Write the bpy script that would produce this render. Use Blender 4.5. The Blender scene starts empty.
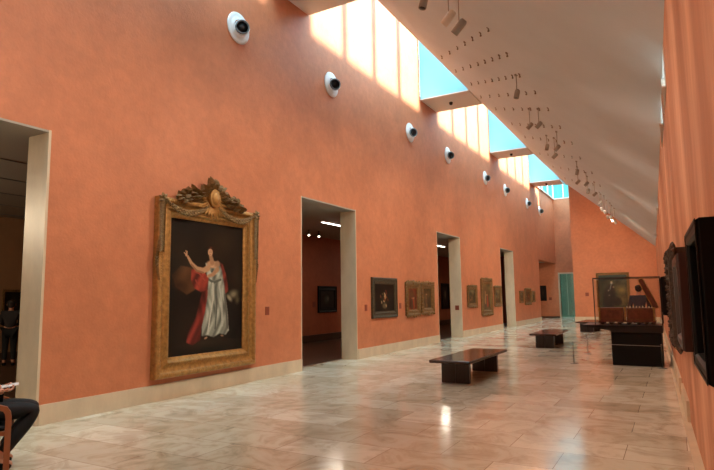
import bpy, math, random
import numpy as np
from mathutils import Vector, Matrix
random.seed(7)
C = bpy.context.scene.collection
PI = math.pi

# ------------------------------------------------------------------ helpers
def lin(c):
    c = np.asarray(c, float) / 255.0
    return np.where(c <= .04045, c / 12.92, ((c + .055) / 1.055) ** 2.4)

def mat(name, rgb, rough=.6, metal=0., var=0., scale=4., bump=0., bscale=40., spec=.5, stretch=(1, 1, 1)):
    m = bpy.data.materials.new(name); m.use_nodes = True
    nt = m.node_tree; n = nt.nodes; b = n['Principled BSDF']
    col = lin(rgb)
    b.inputs['Base Color'].default_value = (*col, 1)
    b.inputs['Roughness'].default_value = rough
    b.inputs['Metallic'].default_value = metal
    b.inputs['Specular IOR Level'].default_value = spec
    if var or bump:
        tc = n.new('ShaderNodeTexCoord'); mp = n.new('ShaderNodeMapping')
        mp.inputs['Scale'].default_value = stretch
        nt.links.new(tc.outputs['Object'], mp.inputs['Vector'])
    if var:
        nz = n.new('ShaderNodeTexNoise'); nz.inputs['Scale'].default_value = scale
        nz.inputs['Detail'].default_value = 5; nz.inputs['Roughness'].default_value = .6
        nt.links.new(mp.outputs['Vector'], nz.inputs['Vector'])
        r = n.new('ShaderNodeValToRGB')
        r.color_ramp.elements[0].position = .3; r.color_ramp.elements[1].position = .7
        r.color_ramp.elements[0].color = (*(col * (1 - var)), 1)
        r.color_ramp.elements[1].color = (*np.minimum(col * (1 + var), 1), 1)
        nt.links.new(nz.outputs['Fac'], r.inputs['Fac'])
        nt.links.new(r.outputs['Color'], b.inputs['Base Color'])
    if bump:
        nb = n.new('ShaderNodeTexNoise'); nb.inputs['Scale'].default_value = bscale
        nb.inputs['Detail'].default_value = 3
        nt.links.new(mp.outputs['Vector'], nb.inputs['Vector'])
        bp = n.new('ShaderNodeBump'); bp.inputs['Strength'].default_value = bump
        bp.inputs['Distance'].default_value = .02
        nt.links.new(nb.outputs['Fac'], bp.inputs['Height'])
        nt.links.new(bp.outputs['Normal'], b.inputs['Normal'])
    return m

def emit(name, rgb, s):
    m = mat(name, rgb, .5)
    b = m.node_tree.nodes['Principled BSDF']
    b.inputs['Emission Color'].default_value = (*lin(rgb), 1)
    b.inputs['Emission Strength'].default_value = s
    return m

def glass(name, tint=(245, 250, 250), gloss=.08):
    m = bpy.data.materials.new(name); m.use_nodes = True
    nt = m.node_tree; n = nt.nodes
    for x in list(n):
        if x.type != 'OUTPUT_MATERIAL': n.remove(x)
    out = [x for x in n if x.type == 'OUTPUT_MATERIAL'][0]
    t = n.new('ShaderNodeBsdfTransparent'); t.inputs['Color'].default_value = (*lin(tint), 1)
    g = n.new('ShaderNodeBsdfGlossy'); g.inputs['Roughness'].default_value = .03
    mx = n.new('ShaderNodeMixShader'); mx.inputs['Fac'].default_value = gloss
    nt.links.new(t.outputs[0], mx.inputs[1]); nt.links.new(g.outputs[0], mx.inputs[2])
    nt.links.new(mx.outputs[0], out.inputs['Surface'])
    return m

class MB:
    def __init__(s): s.v = []; s.f = []; s.sm = []
    def add(s, vs, fs, smooth=False):
        o = len(s.v); s.v += [tuple(map(float, v)) for v in vs]
        s.f += [tuple(i + o for i in f) for f in fs]; s.sm += [smooth] * len(fs)
        return s
    def box(s, a, b, M=None):
        (x0, y0, z0), (x1, y1, z1) = a, b
        vs = [(x, y, z) for x in (x0, x1) for y in (y0, y1) for z in (z0, z1)]
        if M is not None: vs = [M @ Vector(v) for v in vs]
        return s.add(vs, [(0, 1, 3, 2), (4, 6, 7, 5), (0, 4, 5, 1), (2, 3, 7, 6), (0, 2, 6, 4), (1, 5, 7, 3)])
    def bbox(s, a, b, bev=.01, M=None):
        # box with chamfered vertical and horizontal edges
        (x0, y0, z0), (x1, y1, z1) = a, b
        rings = []
        for z, i in ((z0, bev), (z0 + bev, 0), (z1 - bev, 0), (z1, bev)):
            X0, X1, Y0, Y1 = x0 + i, x1 - i, y0 + i, y1 - i; c = bev
            rings.append([(X0 + c, Y0, z), (X1 - c, Y0, z), (X1, Y0 + c, z), (X1, Y1 - c, z), (X1 - c, Y1, z), (X0 + c, Y1, z), (X0, Y1 - c, z), (X0, Y0 + c, z)])
        vs = [p for r in rings for p in r]
        if M is not None: vs = [M @ Vector(v) for v in vs]
        fs = [tuple(range(7, -1, -1)), tuple(range(24, 32))]
        for k in range(3):
            for i in range(8):
                j = (i + 1) % 8; fs.append((k * 8 + i, k * 8 + j, k * 8 + 8 + j, k * 8 + 8 + i))
        return s.add(vs, fs)
    def prism(s, pts, d):   # pts: closed 3D polygon, d: extrusion vector
        n = len(pts); d = Vector(d)
        vs = [Vector(p) for p in pts] + [Vector(p) + d for p in pts]
        fs = [tuple(range(n))[::-1], tuple(range(n, 2 * n))] + [(i, (i + 1) % n, n + (i + 1) % n, n + i) for i in range(n)]
        return s.add(vs, fs)
    def tube(s, path, r, n=8, cap=True):
        P = [Vector(p) for p in path]; R = r if hasattr(r, '__len__') else [r] * len(P)
        vs = []; up = None
        for i, p in enumerate(P):
            t = (P[min(i + 1, len(P) - 1)] - P[max(i - 1, 0)]).normalized()
            if up is None: up = Vector((0, 0, 1)) if abs(t.z) < .9 else Vector((1, 0, 0))
            a = t.cross(up).normalized(); b = a.cross(t).normalized(); up = b
            vs += [p + R[i] * (a * math.cos(2 * PI * k / n) + b * math.sin(2 * PI * k / n)) for k in range(n)]
        fs = [(i * n + k, i * n + (k + 1) % n, (i + 1) * n + (k + 1) % n, (i + 1) * n + k) for i in range(len(P) - 1) for k in range(n)]
        if cap: fs += [tuple(range(n))[::-1], tuple(range((len(P) - 1) * n, len(P) * n))]
        return s.add(vs, fs, True)
    def lathe(s, prof, M=None, n=24, cap=True):   # prof: (r, z)
        vs = [Vector((r * math.cos(2 * PI * k / n), r * math.sin(2 * PI * k / n), z)) for r, z in prof for k in range(n)]
        if M is not None: vs = [M @ v for v in vs]
        fs = [(i * n + k, i * n + (k + 1) % n, (i + 1) * n + (k + 1) % n, (i + 1) * n + k) for i in range(len(prof) - 1) for k in range(n)]
        if cap: fs += [tuple(range(n))[::-1], tuple(range((len(prof) - 1) * n, len(prof) * n))]
        return s.add(vs, fs, True)
    def ell(s, c, r, M=None, n=10, m=6):
        vs = []; c = Vector(c)
        for j in range(m + 1):
            a = PI * j / m
            for k in range(n):
                v = Vector((r[0] * math.sin(a) * math.cos(2 * PI * k / n), r[1] * math.sin(a) * math.sin(2 * PI * k / n), r[2] * math.cos(a)))
                if M is not None: v = M @ v
                vs.append(c + v)
        fs = [(j * n + k, j * n + (k + 1) % n, (j + 1) * n + (k + 1) % n, (j + 1) * n + k) for j in range(m) for k in range(n)]
        return s.add(vs, fs, True)
    def leaf(s, p, ang, L, W, x0=.0, T=.03):
        # pointed curled leaf lying in the local YZ plane, rising along +X
        u = Vector((0, math.cos(ang), math.sin(ang))); w = Vector((0, -math.sin(ang), math.cos(ang))); p = Vector((x0, p[0], p[1]))
        vs = [p]; 
        for t, ww, h in ((.25, .8, 1), (.55, 1, 1.5), (.8, .55, 1.1)):
            q = p + u * L * t
            vs += [q - w * W * ww / 2 + Vector((T * .2, 0, 0)), q + Vector((T * h, 0, 0)), q + w * W * ww / 2 + Vector((T * .2, 0, 0))]
        vs.append(p + u * L + Vector((T * .4, 0, 0)))
        q = len(vs); vs.append(p + u * L * .5 - Vector((.012, 0, 0)))
        fs = [(0, 1, 2), (0, 2, 3), (1, 4, 5, 2), (2, 5, 6, 3), (4, 7, 8, 5), (5, 8, 9, 6), (7, 10, 8), (8, 10, 9),
              (0, q, 1), (1, q, 4), (4, q, 7), (7, q, 10), (10, q, 9), (9, q, 6), (6, q, 3), (3, q, 0)]
        return s.add(vs, fs)
    def build(s, name, m, parent=None, loc=None, rotz=0):
        me = bpy.data.meshes.new(name); me.from_pydata(s.v, [], s.f); me.update()
        import bmesh
        bm = bmesh.new(); bm.from_mesh(me); bmesh.ops.recalc_face_normals(bm, faces=bm.faces); bm.to_mesh(me); bm.free()
        me.polygons.foreach_set('use_smooth', s.sm)
        me.materials.append(m)
        o = bpy.data.objects.new(name, me); C.objects.link(o)
        if parent: o.parent = parent
        if loc: o.location = loc
        o.rotation_euler.z = rotz
        return o

def thing(name, label, cat, loc=(0, 0, 0), rotz=0, group=None):
    o = bpy.data.objects.new(name, None); C.objects.link(o); o.empty_display_size = .1
    o.location = loc; o.rotation_euler = (0, 0, rotz); o['label'] = label; o['category'] = cat
    if group: o['group'] = group
    return o
def tag(o, label, cat, group=None):
    o['label'] = label; o['category'] = cat
    if group: o['group'] = group
    return o
def struct(name, mb, m):
    o = mb.build(name, m); o['kind'] = 'structure'; return o
def dup(root, loc, label=None, group=None, rotz=None):
    r = root.copy(); C.objects.link(r); r.location = loc
    if rotz is not None: r.rotation_euler.z = rotz
    if label: r['label'] = label
    if group: r['group'] = group
    for ch in list(root.children):
        c = ch.copy(); C.objects.link(c); c.parent = r
        for g in ch.children:
            d = g.copy(); C.objects.link(d); d.parent = c
    return r
def lamp(kind, name, loc, energy, col, size=.1, target=None, spot=None, blend=.8, parent=None, sizey=None):
    l = bpy.data.lights.new(name, kind); l.energy = energy; l.color = col
    if kind in ('SPOT', 'POINT'): l.shadow_soft_size = size
    if kind == 'AREA':
        l.size = size
        if sizey: l.shape = 'RECTANGLE'; l.size_y = sizey
    if spot: l.spot_size = math.radians(spot); l.spot_blend = blend
    o = bpy.data.objects.new(name, l); C.objects.link(o); o.location = loc
    if target: o.rotation_euler = (Vector(target) - Vector(loc)).to_track_quat('-Z', 'Y').to_euler()
    return o

# ------------------------------------------------------------------ materials
def stucco(name, rgb, var=.10):
    m = mat(name, rgb, .55, 0, var, 1.1, .25, 30, spec=.3)
    nt = m.node_tree; n = nt.nodes; b = n['Principled BSDF']
    # second, finer trowel mottling
    src = b.inputs['Base Color'].links[0].from_socket
    tc = [x for x in n if x.type == 'MAPPING'][0]
    nz = n.new('ShaderNodeTexNoise'); nz.inputs['Scale'].default_value = 7; nz.inputs['Detail'].default_value = 8
    nt.links.new(tc.outputs[0], nz.inputs['Vector'])
    mx = n.new('ShaderNodeMix'); mx.data_type = 'RGBA'; mx.blend_type = 'MULTIPLY'; mx.inputs['Factor'].default_value = .35
    r = n.new('ShaderNodeValToRGB'); r.color_ramp.elements[0].position = .35; r.color_ramp.elements[1].position = .65
    r.color_ramp.elements[0].color = (.72, .72, .72, 1); r.color_ramp.elements[1].color = (1, 1, 1, 1)
    nt.links.new(nz.outputs['Fac'], r.inputs['Fac'])
    nt.links.new(src, mx.inputs['A']); nt.links.new(r.outputs[0], mx.inputs['B'])
    nt.links.new(mx.outputs['Result'], b.inputs['Base Color'])
    return m
M_WALL = stucco('orange_stucco', (198, 125, 88))
M_WALLR = stucco('orange_stucco_brushed', (200, 132, 96), .2)
for _x in M_WALLR.node_tree.nodes:
    if _x.type == 'MAPPING': _x.inputs['Scale'].default_value = (1, 1, .22)
    if _x.type == 'VALTORGB' and _x.color_ramp.elements[1].position > .66: _x.color_ramp.elements[1].color = (*lin((224, 168, 134)), 1); _x.color_ramp.elements[0].position = .42
M_ROOM = stucco('brown_orange_plaster', (168, 92, 60))
M_ROOMN = mat('brown_plaster', (150, 112, 78), .7, 0, .1, 2)
M_WOOD = mat('dark_floor_boards', (70, 48, 34), .3, 0, .25, 3, stretch=(4, .6, 1))
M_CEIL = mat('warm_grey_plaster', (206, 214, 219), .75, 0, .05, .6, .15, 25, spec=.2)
M_WHITE = mat('white_paint', (225, 222, 214), .5)
M_ROOMC = mat('room_ceiling_paint', (165, 160, 148), .7)
M_STONE = mat('cream_travertine', (205, 188, 160), .4, 0, .12, 3, .08, 60, stretch=(1, 1, .4))
M_TEAL = mat('pale_teal_paint', (168, 186, 180), .6)
M_GILT = mat('old_gilt', (172, 128, 70), .38, .6, .32, 14, .6, 55)
M_GILTD = mat('tarnished_gilt', (126, 94, 52), .48, .45, .4, 18, .7, 60)
M_BRGILT = mat('brown_worn_gilt', (62, 42, 25), .6, .25, .4, 18, .7, 60)
M_GILTP = mat('dull_silver_gilt', (142, 116, 76), .48, .45, .4, 22, .6, 60)
M_DKFR = mat('dark_green_bronze_frame', (70, 60, 40), .5, .3, .35, 20, .5, 50)
M_BLACK = mat('ebonised_wood', (9, 8, 7), .45, 0, .2, 10, spec=.15)
M_BROWN = mat('dark_mahogany', (44, 20, 14), .4, 0, .3, 8, stretch=(1, 1, .2))
M_BENCH = mat('dark_stained_bench_wood', (48, 36, 30), .38, 0, .3, 6, .12, 80, stretch=(5, 5, .35))
M_BTOP = mat('polished_dark_bench_top', (58, 40, 32), .16, 0, .3, 3, stretch=(3, .5, 1))
M_PLINTH = mat('matt_black_plinth', (15, 10, 9), .6, spec=.2)
M_STEEL = mat('brushed_steel', (120, 116, 110), .3, .9)
M_CORD = mat('grey_elastic_cord', (150, 140, 130), .6)
M_LABEL = mat('red_brown_plaque', (130, 62, 40), .5)
M_NOZ = mat('white_enamel', (228, 232, 232), .35)
M_NOZD = mat('dark_nozzle', (112, 120, 122), .4)
M_FIX = mat('spot_housing_grey', (150, 146, 138), .4, .3)
M_FIXW = mat('spot_housing_white', (215, 210, 200), .4)
M_FIXB = mat('spot_black', (14, 13, 13), .5)
M_CHEST = mat('painted_walnut', (112, 56, 36), .4, 0, .45, 9)
M_IVORY = mat('ivory', (205, 185, 150), .5)
M_DARKT = mat('dark_turned_wood', (26, 17, 14), .35)
M_OAK = mat('light_oak_chair', (146, 84, 48), .4, 0, .2, 6, stretch=(1, 1, .3))
M_SKIN = mat('skin', (196, 140, 112), .5)
M_BLKCL = mat('black_cloth', (14, 14, 16), .85)
M_NAVY = mat('dark_blue_grey_shirt', (44, 46, 58), .85, 0, .15, 8)
M_GREYCL = mat('dark_brown_cloth', (40, 34, 34), .85)
M_HAIR = mat('dark_hair', (30, 20, 15), .7)
M_GLASS = glass('clear_glass', (250, 252, 252), .03)
M_SKYGL = glass('skylight_glass', (238, 250, 252), .05)
M_TEALGL = glass('teal_glass', (196, 222, 216), .12)
M_TUBE = emit('lit_tube', (255, 248, 235), 9)
M_LENS = emit('lit_lens', (255, 235, 205), 6)
M_SUN = mat('gold_medallion', (176, 130, 70), .5, .4, .2, 20)

# marble floor
def floor_mat():
    m = bpy.data.materials.new('polished_beige_marble'); m.use_nodes = True
    nt = m.node_tree; n = nt.nodes; L = nt.links; b = n['Principled BSDF']
    tc = n.new('ShaderNodeTexCoord'); mp = n.new('ShaderNodeMapping')
    mp.inputs['Rotation'].default_value = (0, 0, 0); L.new(tc.outputs['Object'], mp.inputs['Vector'])
    br = n.new('ShaderNodeTexBrick'); L.new(mp.outputs[0], br.inputs['Vector'])
    br.inputs['Scale'].default_value = 1.0; br.inputs['Brick Width'].default_value = 1.1; br.inputs['Row Height'].default_value = .62
    br.inputs['Mortar Size'].default_value = .004; br.inputs['Mortar Smooth'].default_value = .2; br.inputs['Bias'].default_value = 0
    br.inputs['Color1'].default_value = (*lin((230, 227, 208)), 1); br.inputs['Color2'].default_value = (*lin((196, 189, 166)), 1)
    br.inputs['Mortar'].default_value = (*lin((140, 122, 102)), 1)
    nz = n.new('ShaderNodeTexNoise'); nz.inputs['Scale'].default_value = 2.2; nz.inputs['Detail'].default_value = 9; nz.inputs['Roughness'].default_value = .65
    nz.inputs['Distortion'].default_value = 1.4; L.new(mp.outputs[0], nz.inputs['Vector'])
    r = n.new('ShaderNodeValToRGB'); e = r.color_ramp.elements
    e[0].position = .32; e[0].color = (.50, .45, .38, 1); e[1].position = .68; e[1].color = (1, 1, 1, 1)
    x = e.new(.47); x.color = (.80, .76, .70, 1); x = e.new(.52); x.color = (.93, .90, .86, 1)
    L.new(nz.outputs['Fac'], r.inputs['Fac'])
    mx = n.new('ShaderNodeMix'); mx.data_type = 'RGBA'; mx.blend_type = 'MULTIPLY'; mx.inputs['Factor'].default_value = .75
    L.new(br.outputs['Color'], mx.inputs['A']); L.new(r.outputs[0], mx.inputs['B']); L.new(mx.outputs['Result'], b.inputs['Base Color'])
    n2 = n.new('ShaderNodeTexNoise'); n2.inputs['Scale'].default_value = 1.3; n2.inputs['Detail'].default_value = 4; L.new(mp.outputs[0], n2.inputs['Vector'])
    mr = n.new('ShaderNodeMapRange'); mr.inputs['To Min'].default_value = .08; mr.inputs['To Max'].default_value = .20
    L.new(n2.outputs['Fac'], mr.inputs['Value']); L.new(mr.outputs[0], b.inputs['Roughness'])
    b.inputs['Specular IOR Level'].default_value = .8
    bp = n.new('ShaderNodeBump'); bp.inputs['Strength'].default_value = .08; bp.inputs['Distance'].default_value = .01
    n3 = n.new('ShaderNodeTexNoise'); n3.inputs['Scale'].default_value = 1.6; n3.inputs['Detail'].default_value = 2; L.new(mp.outputs[0], n3.inputs['Vector'])
    L.new(n3.outputs['Fac'], bp.inputs['Height']); L.new(bp.outputs[0], b.inputs['Normal'])
    return m
M_FLOOR = floor_mat()

# ------------------------------------------------------------------ the room
W = -7.35; T = .42                    # left wall face and thickness
DOORS = [(2.0, 4.5), (10.46, 13.0), (18.9, 21.4), (27.33, 29.85)]
DH = 3.95
BE = [(.8, 2.3), (9.25, 10.8), (17.72, 19.28), (26.25, 27.72), (34.77, 36.3)]
XR = lambda y: .32 - .031 * y         # right wall line
ZR = lambda y: float(np.interp(y, [-5, 6, 8.4, 11.3, 16, 22, 37], [4.95, 4.85, 4.75, 4.6, 4.55, 4.45, 4.35]))

struct('floor', MB().box((-18.5, -5.6, -.2), (3, 50, 0)), M_FLOOR)

w = MB(); y = -5.2
for a, b in DOORS:
    w.box((W - T, y, 0), (W, a, 6)); w.box((W - T, a, DH), (W, b, 6)); y = b
w.box((W - T, y, 0), (W, 36.3, 6)); w.box((W - T, 36.3, 3.86), (W, 42.2, 8.53))
y = -5.2
for a, b in BE:
    w.box((W - T, y, 6), (W, a, 11.3)); w.box((W - T, a, 6), (W, b, 8.6)); y = b
struct('wall_left', w, M_WALL)
# back wall behind the camera
struct('wall_back', MB().box((W, -5.4, 0), (.9, -5.2, 11.3)), M_WALL)
# end wall of the hall, sloping top under the ceiling
we = MB().prism([(-5.45, 37, 0), (.2, 37, 0), (.2, 37, 4.0), (XR(37), 37, ZR(37) + .1), (-5.45, 37, 8.62)], (0, .3, 0))
we.box((-5.45, 37.3, 0), (-5.15, 42.4, 8.57))
struct('wall_end', we, M_WALL)
# wall at the end of the recess, running on into the side room
wr = MB()
wr.box((-14, 42.2, 0), (-7.14, 42.45, 3.95)); wr.box((W - .2, 42.2, 3.95), (-7.14, 42.45, 8.53))
wr.box((-7.14, 42.2, 3.12), (-6.2, 42.45, 8.53)); wr.box((-6.2, 42.2, 0), (-5.45, 42.45, 8.53))
struct('wall_recess', wr, M_WALL)

# right wall with clerestory slots just under the ceiling
SLOTS = [(7.9, 9.1), (9.7, 11.2), (19.3, 20.9), (27.9, 29.5)]
w = MB(); ys = [-5.2]; 
for a, b in SLOTS: ys += [a, b]
ys.append(37.0)
def skew(mb, y0, y1, z0, z1a, z1b, t0=0., t1=.5):
    p = [(XR(y0) + t0, y0, z0), (XR(y0) + t1, y0, z0), (XR(y1) + t1, y1, z0), (XR(y1) + t0, y1, z0),
         (XR(y0) + t0, y0, z1a), (XR(y0) + t1, y0, z1a), (XR(y1) + t1, y1, z1b), (XR(y1) + t0, y1, z1b)]
    mb.add(p, [(0, 3, 2, 1), (4, 5, 6, 7), (0, 1, 5, 4), (1, 2, 6, 5), (2, 3, 7, 6), (3, 0, 4, 7)])
for i in range(len(ys) - 1):
    if i % 2 == 1: skew(w, ys[i], ys[i + 1], 0, 4.2, 4.2)
    else:
        k = 3 if i else 5; st = np.linspace(ys[i], ys[i + 1], k)
        for a, b in zip(st[:-1], st[1:]): skew(w, a, b, 0, ZR(a) + .02, ZR(b) + .02)
struct('wall_right', w, M_WALLR)
w = MB()
for a, b in SLOTS:
    w.box((XR(b) - .015, a, 4.2), (XR(a) + .5, b, 4.22)); w.box((XR(b) - .01, b - .03, 4.2), (XR(b) + .5, b, ZR(b)))
    w.box((XR(a) - .01, a, 4.2), (XR(a) + .5, a + .03, ZR(a)))
struct('trim_1', w, M_WHITE)

# sloping ceiling: ruled surface from the skylight edge down to the right wall
w = MB(); vs = []; ysn = np.concatenate([np.arange(-5.2, 37, 1.4), [37.0]]); nx = 9
for top in (0, 1):
    for y in ysn:
        xr, zr = XR(y), ZR(y)
        xl = -5.6 + (.15 * max(0, (y - 30) / 7) if not top else 0)
        row = [(xl + (xr - xl) * k / nx, y, 8.5 + (zr - 8.5) * k / nx + top * .45) for k in range(nx + 1)] + [(xr + 1.5, y, zr + top * .3)]  # last point: unseen eave, added to keep sun out of the slots
        vs += row
m_ = nx + 2; N = len(ysn) * m_
fs = []
for j in range(len(ysn) - 1):
    for k in range(m_ - 1):
        q = (j * m_ + k, j * m_ + k + 1, (j + 1) * m_ + k + 1, (j + 1) * m_ + k)
        fs.append(q); fs.append(tuple(i + N for i in q[::-1]))
    for k in (0, m_ - 1): fs.append((j * m_ + k, (j + 1) * m_ + k, (j + 1) * m_ + k + N, j * m_ + k + N))
for j in (0, len(ysn) - 1):
    for k in range(m_ - 1): fs.append((j * m_ + k, j * m_ + k + 1, j * m_ + k + 1 + N, j * m_ + k + N))
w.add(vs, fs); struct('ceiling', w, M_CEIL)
# added outdoor bounce slab, then the upstand on the ceiling edge carrying the glazing
struct('added_bounce_slab', MB().box((1.0, -5, 3.7), (9, 38, 3.9)), M_WHITE)  # unseen terrace, added to throw sunlight up through the slots
struct('trim_2', MB().box((-5.58, -5.2, 8.53), (-5.3, 37.0, 9.3)), M_WHITE)

# skylight beams crossing from the left wall to the ceiling edge
def glz(x): return 9.32 + (-5.45 - x) * .87
w = MB()
for a, b in BE:
    w.box((W, a, 8.47), (-5.6, b, 8.5))
struct('trim_3', w, M_WHITE)
# frosted glazed ends of the skylight bays, standing on the beams
M_FROST = bpy.data.materials.new('frosted_blue_glass'); M_FROST.use_nodes = True
_n = M_FROST.node_tree.nodes; _o = [x for x in _n if x.type == 'OUTPUT_MATERIAL'][0]; _b = _n['Principled BSDF']
_b.inputs['Base Color'].default_value = (.3, .5, .54, 1); _b.inputs['Roughness'].default_value = .35
_t = _n.new('ShaderNodeBsdfTranslucent'); _t.inputs['Color'].default_value = (.44, .64, .69, 1)
_m = _n.new('ShaderNodeMixShader'); _m.inputs['Fac'].default_value = .8
M_FROST.node_tree.links.new(_b.outputs[0], _m.inputs[1]); M_FROST.node_tree.links.new(_t.outputs[0], _m.inputs[2]); M_FROST.node_tree.links.new(_m.outputs[0], _o.inputs['Surface'])
w = MB()
for a, b in BE:
    for yy in (a + .02, b - .04): w.prism([(W, yy, 8.5), (-5.55, yy, 8.5), (-5.55, yy, glz(-5.55)), (W, yy, glz(W))], (0, .02, 0))
struct('window_2', w, M_FROST)
# skylight glazing with bars
bars = MB(); gl = MB()
def bar(y, wd=.28, dp=.2):
    bars.prism([(W, y - wd / 2, glz(W)), (-5.35, y - wd / 2, glz(-5.35)), (-5.35, y - wd / 2, glz(-5.35) + dp), (W, y - wd / 2, glz(W) + dp)], (0, wd, 0))
edges = [(-5.2, .8)] + [(BE[i][1], BE[i + 1][0]) for i in range(4)]
for a, b in edges:
    for k in range(5): bar(a + (b - a) * k / 4)
for a, b in edges: gl.add([(W, a, glz(W) + .1), (-5.35, a, glz(-5.35) + .1), (-5.35, b, glz(-5.35) + .1), (W, b, glz(W) + .1)], [(0, 1, 2, 3)])
# glass lantern over the last bay
gl.add([(W + .05, 36.3, 8.56), (W + .05, 42.2, 8.56), (W + .05, 42.2, 10.2), (W + .05, 36.3, 10.2)], [(0, 1, 2, 3)])
gl.add([(W, 42.25, 8.56), (-5.3, 42.25, 8.56), (-5.3, 42.25, 10.2), (W, 42.25, 10.2)], [(0, 1, 2, 3)])
gl.add([(W, 36.3, 10.2), (-5.3, 36.3, 10.2), (-5.3, 42.25, 10.2), (W, 42.25, 10.2)], [(0, 1, 2, 3)])
for y in (36.4, 38.3, 40.2, 42.2): bars.box((W + .01, y - .05, 8.53), (W + .09, y + .05, 10.25)); bars.box((W, y - .04, 10.2), (-5.3, y + .04, 10.28))
for x in (-7.3, -6.6, -5.95, -5.35): bars.box((x - .03, 42.2, 8.53), (x + .03, 42.3, 10.25))
bars.box((W, 36.3, 8.53), (W + .1, 42.25, 8.6)); bars.box((W, 42.18, 8.53), (-5.3, 42.3, 8.6))
wi = struct('window_1', bars, M_WHITE); g = gl.build('glass_pane', M_SKYGL, wi)
struct('trim_4', MB().box((-5.45, 37.3, 8.57), (-5.25, 42.3, 10.2)), M_WHITE)

# stone lined doorways
for i, (a, b) in enumerate(DOORS):
    d = MB()
    d.box((W - T - .04, b - .035, 0), (W + .012, b + .0, DH)); d.box((W - T - .04, a, 0), (W - .001, a + .035, DH))
    o = struct('door_%d' % (i + 1), d, M_STONE)
    s_ = MB().box((W - T - .04, a + .035, DH - .03), (W - .001, b - .035, DH - .001)).build('lintel_soffit', M_ROOMC, o)
d = MB(); d.box((-7.24, 42.14, 0), (-7.14, 42.5, 3.2)); d.box((-6.2, 42.14, 0), (-6.12, 42.5, 3.2)); d.box((-7.14, 42.14, 3.1), (-6.2, 42.5, 3.2))
o = struct('door_5', d, M_STONE)
MB().box((-7.14, 42.3, .02), (-6.68, 42.32, 3.1)).box((-6.66, 42.3, .02), (-6.2, 42.32, 3.1)).build('glass_pane', M_TEALGL, o)
hd = MB().tube([(-6.62, 42.26, .9), (-6.62, 42.26, 1.5)], .015, 8).box((-6.63, 42.26, .95), (-6.61, 42.3, .97)).box((-6.63, 42.26, 1.43), (-6.61, 42.3, 1.45)).build('handle', M_STEEL, o)

# baseboards
w = MB(); y = -5.2
for a, b in DOORS: w.box((W, y, 0), (W + .03, a, .26)); y = b
w.box((W, y, 0), (W + .03, 36.3, .26))
struct('baseboard_left', w, M_STONE)
struct('baseboard_end', MB().box((-5.45, 36.97, 0), (-.75, 37.0, .26)).box((-5.48, 36.97, 0), (-5.45, 42.2, .26)), M_STONE)
w = MB()
for a, b in ((8.3, 9.9), (10.5, 22), (22, 36.95)): skew(w, a, b, 0, .26, .26, -.035, .0)
struct('baseboard_right', w, M_STONE)
# pale border strip of the floor along the right wall
w = MB(); skew(w, -5, 36.9, 0.0, .004, .004, -.08, 0); struct('trim_5', w, M_STONE)

# side rooms beyond the doorways
w = MB()
w.box((-16.2, -5.2, 0), (-16, 10.4, DH)); w.box((-16.2, -5.4, 0), (W - T, -5.2, DH)); w.box((-16.2, 10.3, 0), (W - T, 10.42, DH))
struct('wall_side_room_near', w, M_ROOMN)
struct('floor_side_rooms', MB().box((-16, -5.2, 0), (W - T, 33.6, .004)), M_WOOD)
w = MB(); w.box((-12, 10.42, 0), (-11.8, 33.6, DH)); w.box((-14, 33.5, 0), (W - T, 33.62, DH))
struct('wall_side_room_middle', w, M_ROOM)
struct('wall_side_room_far', MB().box((-14.2, 33.6, 0), (-14, 42.4, DH)), M_ROOM)
rc = MB().box((-16.2, -5.4, DH), (W - T, 42.4, DH + .2))
struct('ceiling_side_rooms', rc, M_ROOMC)
# narrow ceiling joints in the near side room
w = MB()
for x in np.arange(-15.5, -8, 1.5): w.box((x, -5, DH - .012), (x + .05, 10.2, DH - .001))
struct('trim_6', w, M_NOZD)
struct('baseboard_side_rooms', MB().box((-11.8, 10.42, 0), (-11.77, 33.5, .26)).box((-16, -5.2, 0), (-15.97, 10.3, .26)).box((-14, 42.17, 0), (-7.25, 42.2, .1)), M_WOOD)
# the teal lit room behind the glass door
w = MB(); w.box((-9.5, 48, 0), (-3, 48.2, 4)); w.box((-9.7, 42.45, 0), (-9.5, 48.2, 4)); w.box((-3.2, 42.45, 0), (-3, 48.2, 4)); w.box((-9.7, 42.45, 4), (-3, 48.2, 4.15))
struct('wall_room_beyond', w, M_TEAL)

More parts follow.
